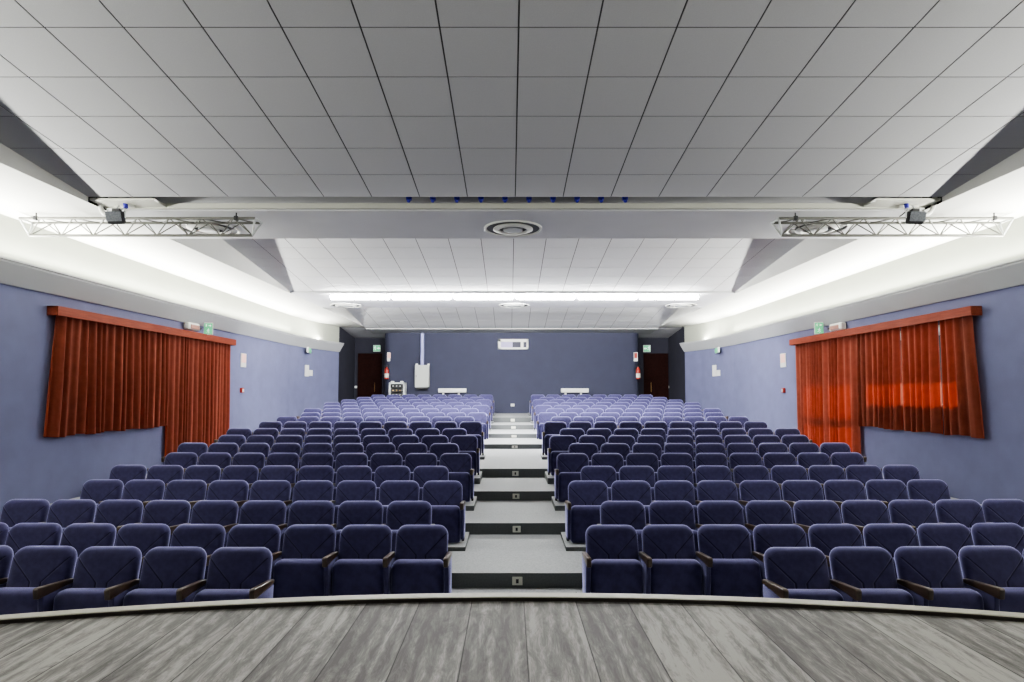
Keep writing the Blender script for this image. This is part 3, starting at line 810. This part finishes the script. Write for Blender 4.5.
# back wall fittings
for px, s, side in ((389.3, -1, 'left'), (635.7, 1, 'right')):
    p = P(px, 356.8, YB + .02)
    t = thing('fire_notice', 'red and white fire notice on the back wall by the %s rear door' % side, 'notice', (p.x, p.y, p.z), 'fire notices on the back wall')
    bm = bmesh.new(); box(bm, (0, 0, 0), (.16, .02, .34), .003); mesh_obj('sheet', bm, 'plate', t)
    bm = bmesh.new(); box(bm, (0, -.012, .045), (.11, .006, .20), .002); mesh_obj('red_print', bm, 'pink' if s < 0 else 'red', t)
    p = P(386.8 if s < 0 else 638.0, 373, YB - .0)
    t = thing('fire_extinguisher', 'red fire extinguisher hanging on the back wall by the %s rear door' % side, 'fire extinguisher', (p.x, p.y - .02, p.z), 'fire extinguishers')
    bm = bmesh.new(); lathe(bm, [(0, -.24), (.075, -.23), (.082, -.20), (.082, .10), (.06, .17), (.028, .20), (.028, .22)], (0, 0, 0), 18); mesh_obj('cylinder', bm, 'red', t, True)
    bm = bmesh.new(); lathe(bm, [(.0835, -.17), (.0835, -.02)], (0, 0, 0), 18); mesh_obj('paper_label', bm, 'cream', t, True)
    bm = bmesh.new(); box(bm, (0, 0, .245), (.06, .05, .05), .008); box(bm, (.04, 0, .275), (.13, .025, .018), .004)
    path_tube(bm, [(-.03, 0, .25), (-.09, 0, .22), (-.10, 0, .05), (-.095, 0, -.08)], .011, 6); mesh_obj('valve_and_hose', bm, 'black', t)

# projection booth window
a, b = P(498, 339.2, YB), P(528.3, 349.3, YB)
w, h = b.x - a.x, a.z - b.z
t = thing('projection_window', 'white framed projection window high in the middle of the back wall', 'window', ((a.x+b.x)/2, YB, (a.z+b.z)/2))
bm = bmesh.new()
fr_ = .07
box(bm, (0, -.03, h/2 - fr_*.75), (w, .06, fr_*1.5), .006); box(bm, (0, -.03, -h/2 + fr_/2), (w, .06, fr_), .006)
box(bm, (-w/2 + fr_*.8, -.03, 0), (fr_*1.6, .06, h - .01), .006); box(bm, (w/2 - fr_/2, -.03, 0), (fr_, .06, h - .01), .006)
mesh_obj('frame', bm, 'plate', t)
for nm, x0, x1, mt in (('lit_pane', -.5, -.02, 'lav'), ('dark_pane', -.02, .25, 'boothd'), ('shutter', .25, .34, 'plate'), ('opening', .34, .43, 'boothd')):
    bm = bmesh.new(); box(bm, ((x0+x1)/2*w, -.012, -.02), ((x1-x0)*w, .012, h - fr_*1.6), 0)
    mesh_obj(nm, bm, mt, t)

# electric cabinet with its pipe
a, b = P(414.8, 365.0, YB - .25), P(428.8, 387.3, YB - .25)
w, h = b.x - a.x, a.z - b.z
t = thing('wall_cabinet', 'pale grey metal cabinet on the back wall left of the aisle', 'cabinet', ((a.x+b.x)/2, YB, b.z))
bm = bmesh.new(); box(bm, (0, -.12, h/2), (w, .24, h), .012); mesh_obj('case', bm, 'cabinet', t)
bm = bmesh.new(); box(bm, (0, -.247, h/2), (w*.92, .016, h*.94), .006); mesh_obj('door', bm, 'cabinet', t)
for sx_ in (-.42, .42):
    bm = bmesh.new(); box(bm, (sx_*w, -.05, h + .03), (.08, .04, .06), .006); mesh_obj('bracket', bm, 'plate', t)
bm = bmesh.new(); box(bm, (0, -.12, -.035), (w*.8, .18, .07), .01); mesh_obj('cable_entry', bm, 'black', t)
bm = bmesh.new(); box(bm, (-w*.40, -.258, h*.5), (.02, .012, .09), .003); mesh_obj('latch', bm, 'black', t)
c = P(422.3, 350, YB - .07)
bm = bmesh.new(); tube(bm, (c.x, YB - .07, a.z + .0), (c.x, YB - .07, P(510, 333.5, YB).z - .01), .068, 16)
tag(mesh_obj('cable_pipe', bm, 'pipe', None, True), 'lavender vertical pipe rising from the grey cabinet to the ceiling', 'pipe')

# flight case with amplifiers
a, b = P(390.0, 382.5, 22.2), P(405.6, 394, 22.2)
w = b.x - a.x; zf_ = FLOOR[17]; h = a.z - zf_
t = thing('equipment_rack', 'open pale flight case of black audio gear behind the left back row', 'equipment rack', ((a.x+b.x)/2, 22.2, zf_))
bm = bmesh.new()
box(bm, (-w/2+.03, 0, h/2), (.06, .45, h), .012); box(bm, (w/2-.03, 0, h/2), (.06, .45, h), .012); box(bm, (0, 0, h - .03), (w, .45, .06), .012); box(bm, (0, 0, .06), (w, .45, .12), .012)
box(bm, (0, .20, h/2), (w - .1, .04, h - .1), 0); mesh_obj('case', bm, 'greym', t)
for k in range(5):
    zz = h - .13 - k * .16
    bm = bmesh.new(); box(bm, (0, .0, zz), (w - .13, .36, .13), .006); u_ = mesh_obj('amplifier', bm, 'black', t)
    bm = bmesh.new()
    for q in range(3): tube(bm, (-.14 + q*.13, -.185, zz), (-.14 + q*.13, -.20, zz), .022, 10)
    mesh_obj('knob', bm, 'brass' if k % 2 else 'greym', u_)
for sx_ in (-.30, .30):
    bm = bmesh.new(); box(bm, (sx_*w, -.12, h + .025), (.11, .10, .05), .012); mesh_obj('catch', bm, 'plate', t)

# pale bars on two feet against the back wall
for xa, xb, side in ((438.3, 466.3, 'left'), (561.0, 588.6, 'right')):
    a, b = P(xa, 388.4, YB - .1), P(xb, 392.6, YB - .1); w, h = b.x - a.x, a.z - b.z
    t = thing('wall_heater', 'long white wall heater on the back wall %s of the aisle' % side, 'heater', ((a.x+b.x)/2, YB, b.z), 'white wall heaters')
    bm = bmesh.new(); box(bm, (0, -.07, h/2), (w, .13, h), .02, 3); mesh_obj('body', bm, 'plate', t, True)
    for sx_ in (-.33, .23):
        bm = bmesh.new(); box(bm, (sx_*w, -.04, -.08), (.07, .07, .17), .01); mesh_obj('bracket', bm, 'plate', t)
# wall sockets and switches
p = P(512.6, 405, YB); bm = bmesh.new(); box(bm, (0, -.01, 0), (.14, .02, .10), .005)
o = mesh_obj('wall_socket', bm, 'plate'); o.location = p; tag(o, 'white wall socket on the back wall at the top of the aisle', 'socket')
for px, side in ((355.8, 'left'), (669.9, 'right')):
    p = P(px, 387, YR - .02); bm = bmesh.new(); box(bm, (0, -.0, 0), (.10, .03, .09), .006)
    o = mesh_obj('light_switch', bm, 'plate'); o.location = p; o.location.y = YR - .02
    tag(o, 'white switch beside the %s rear door' % side, 'switch', 'switches by the rear doors')

# glazed door behind the long right curtain
bm = bmesh.new()
y0, y1, z0, z1 = 11.95, 14.1, .15, E + 1.08
for zz, hh in ((z0 + .06, .12), (E - .51, .14), (z1 - .05, .10)): box(bm, (XW + .14, (y0+y1)/2, zz), (.05, y1 - y0, hh), .004)
for yy in (y0 + .05, (y0+y1)/2, y1 - .05): box(bm, (XW + .14, yy, (z0+z1)/2), (.05, .08, z1 - z0), .004)
struct(mesh_obj('door_3', bm, 'greym'), 'glazed exit door behind the long right curtain')
# ------------------------------------------------------------------ light
def area(name, loc, rot, sx_, sy_, power, col=(1, 1, 1), spread=None):
    l = bpy.data.lights.new(name, 'AREA'); l.shape = 'RECTANGLE'; l.size = sx_; l.size_y = sy_; l.energy = power; l.color = col
    if spread: l.spread = R(spread)
    o = bpy.data.objects.new(name, l); C.objects.link(o); o.location = loc; o.rotation_euler = rot
    return o
COVE = (1.0, 1.0, .93)
for s in (-1, 1):
    area('cove_light', (s * (XW - .09), 8.3, E + HL - .005), (math.pi, s * R(-48), 0), .05, 20.4, 1150, COVE)
    a, b = Vector((s * (XW - .10), 18.6)), Vector((s * (XW - .66), 21.5)); c = (a + b) / 2
    area('cove_light', (c.x, c.y, E + HL - .005), (math.pi, 0, math.atan2(b.x - a.x, b.y - a.y)), .05, (b - a).length, 95, COVE)
area('stage_fill', (0, .3, E + 2.2), (0, 0, 0), 9, 1.6, 32, (1, .98, .95), 80)  # added fill, unseen: brightens the stage boards and the front ceiling
area('overhead_fill', (0, 7.6, E + 2.42), (R(-38), 0, 0), 9, .08, 150, (.97, .98, 1), 140)  # added lamp, no fitting there: lifts seat rims and front treads
area('rear_fill', (0, 16.95, E + 2.48), (R(90 + 35), 0, 0), 9, .1, 300, (1, 1, .97))  # unseen lamp added to brighten the rear ceiling panel
area('rear_fill', (0, 14.75, E + 2.30), (R(56), 0, 0), 9, .12, 760, (.97, .98, 1))  # added beside the fluorescent row to brighten the rear seats
# daylight behind the right-hand curtains
area('daylight', (XW + 1.0, 10.1, E + .5), (0, R(90), 0), 1.6, 2.6, 22, (.95, .97, 1))
area('daylight', (XW + 1.0, 12.9, E - .3), (0, R(90), 0), 2.8, 2.4, 24, (.95, .97, 1))
bm = bmesh.new()
box(bm, (XW + .25 + .65, 11.5, E + 1.18), (1.3, 7.0, .12)); struct(mesh_obj('ceiling', bm, 'white'), 'unseen eave added outside the right-hand windows')  # unseen, sized so that direct sun reaches only a low curtain band
su = bpy.data.lights.new('sun', 'SUN'); su.energy = 9.0; su.angle = R(.6); su.color = (1, .93, .82)
so = bpy.data.objects.new('sun', su); C.objects.link(so)
d = Vector((-1, .12, -.60)); so.rotation_euler = d.to_track_quat('-Z', 'Y').to_euler()

w = bpy.data.worlds.new('world'); bpy.context.scene.world = w; w.use_nodes = True
w.node_tree.nodes['Background'].inputs[0].default_value = (.86, .90, 1, 1); w.node_tree.nodes['Background'].inputs[1].default_value = .08
sc = bpy.context.scene
sc.view_settings.view_transform = 'AgX'; sc.view_settings.look = 'AgX - Medium High Contrast'; sc.view_settings.exposure = 0.38
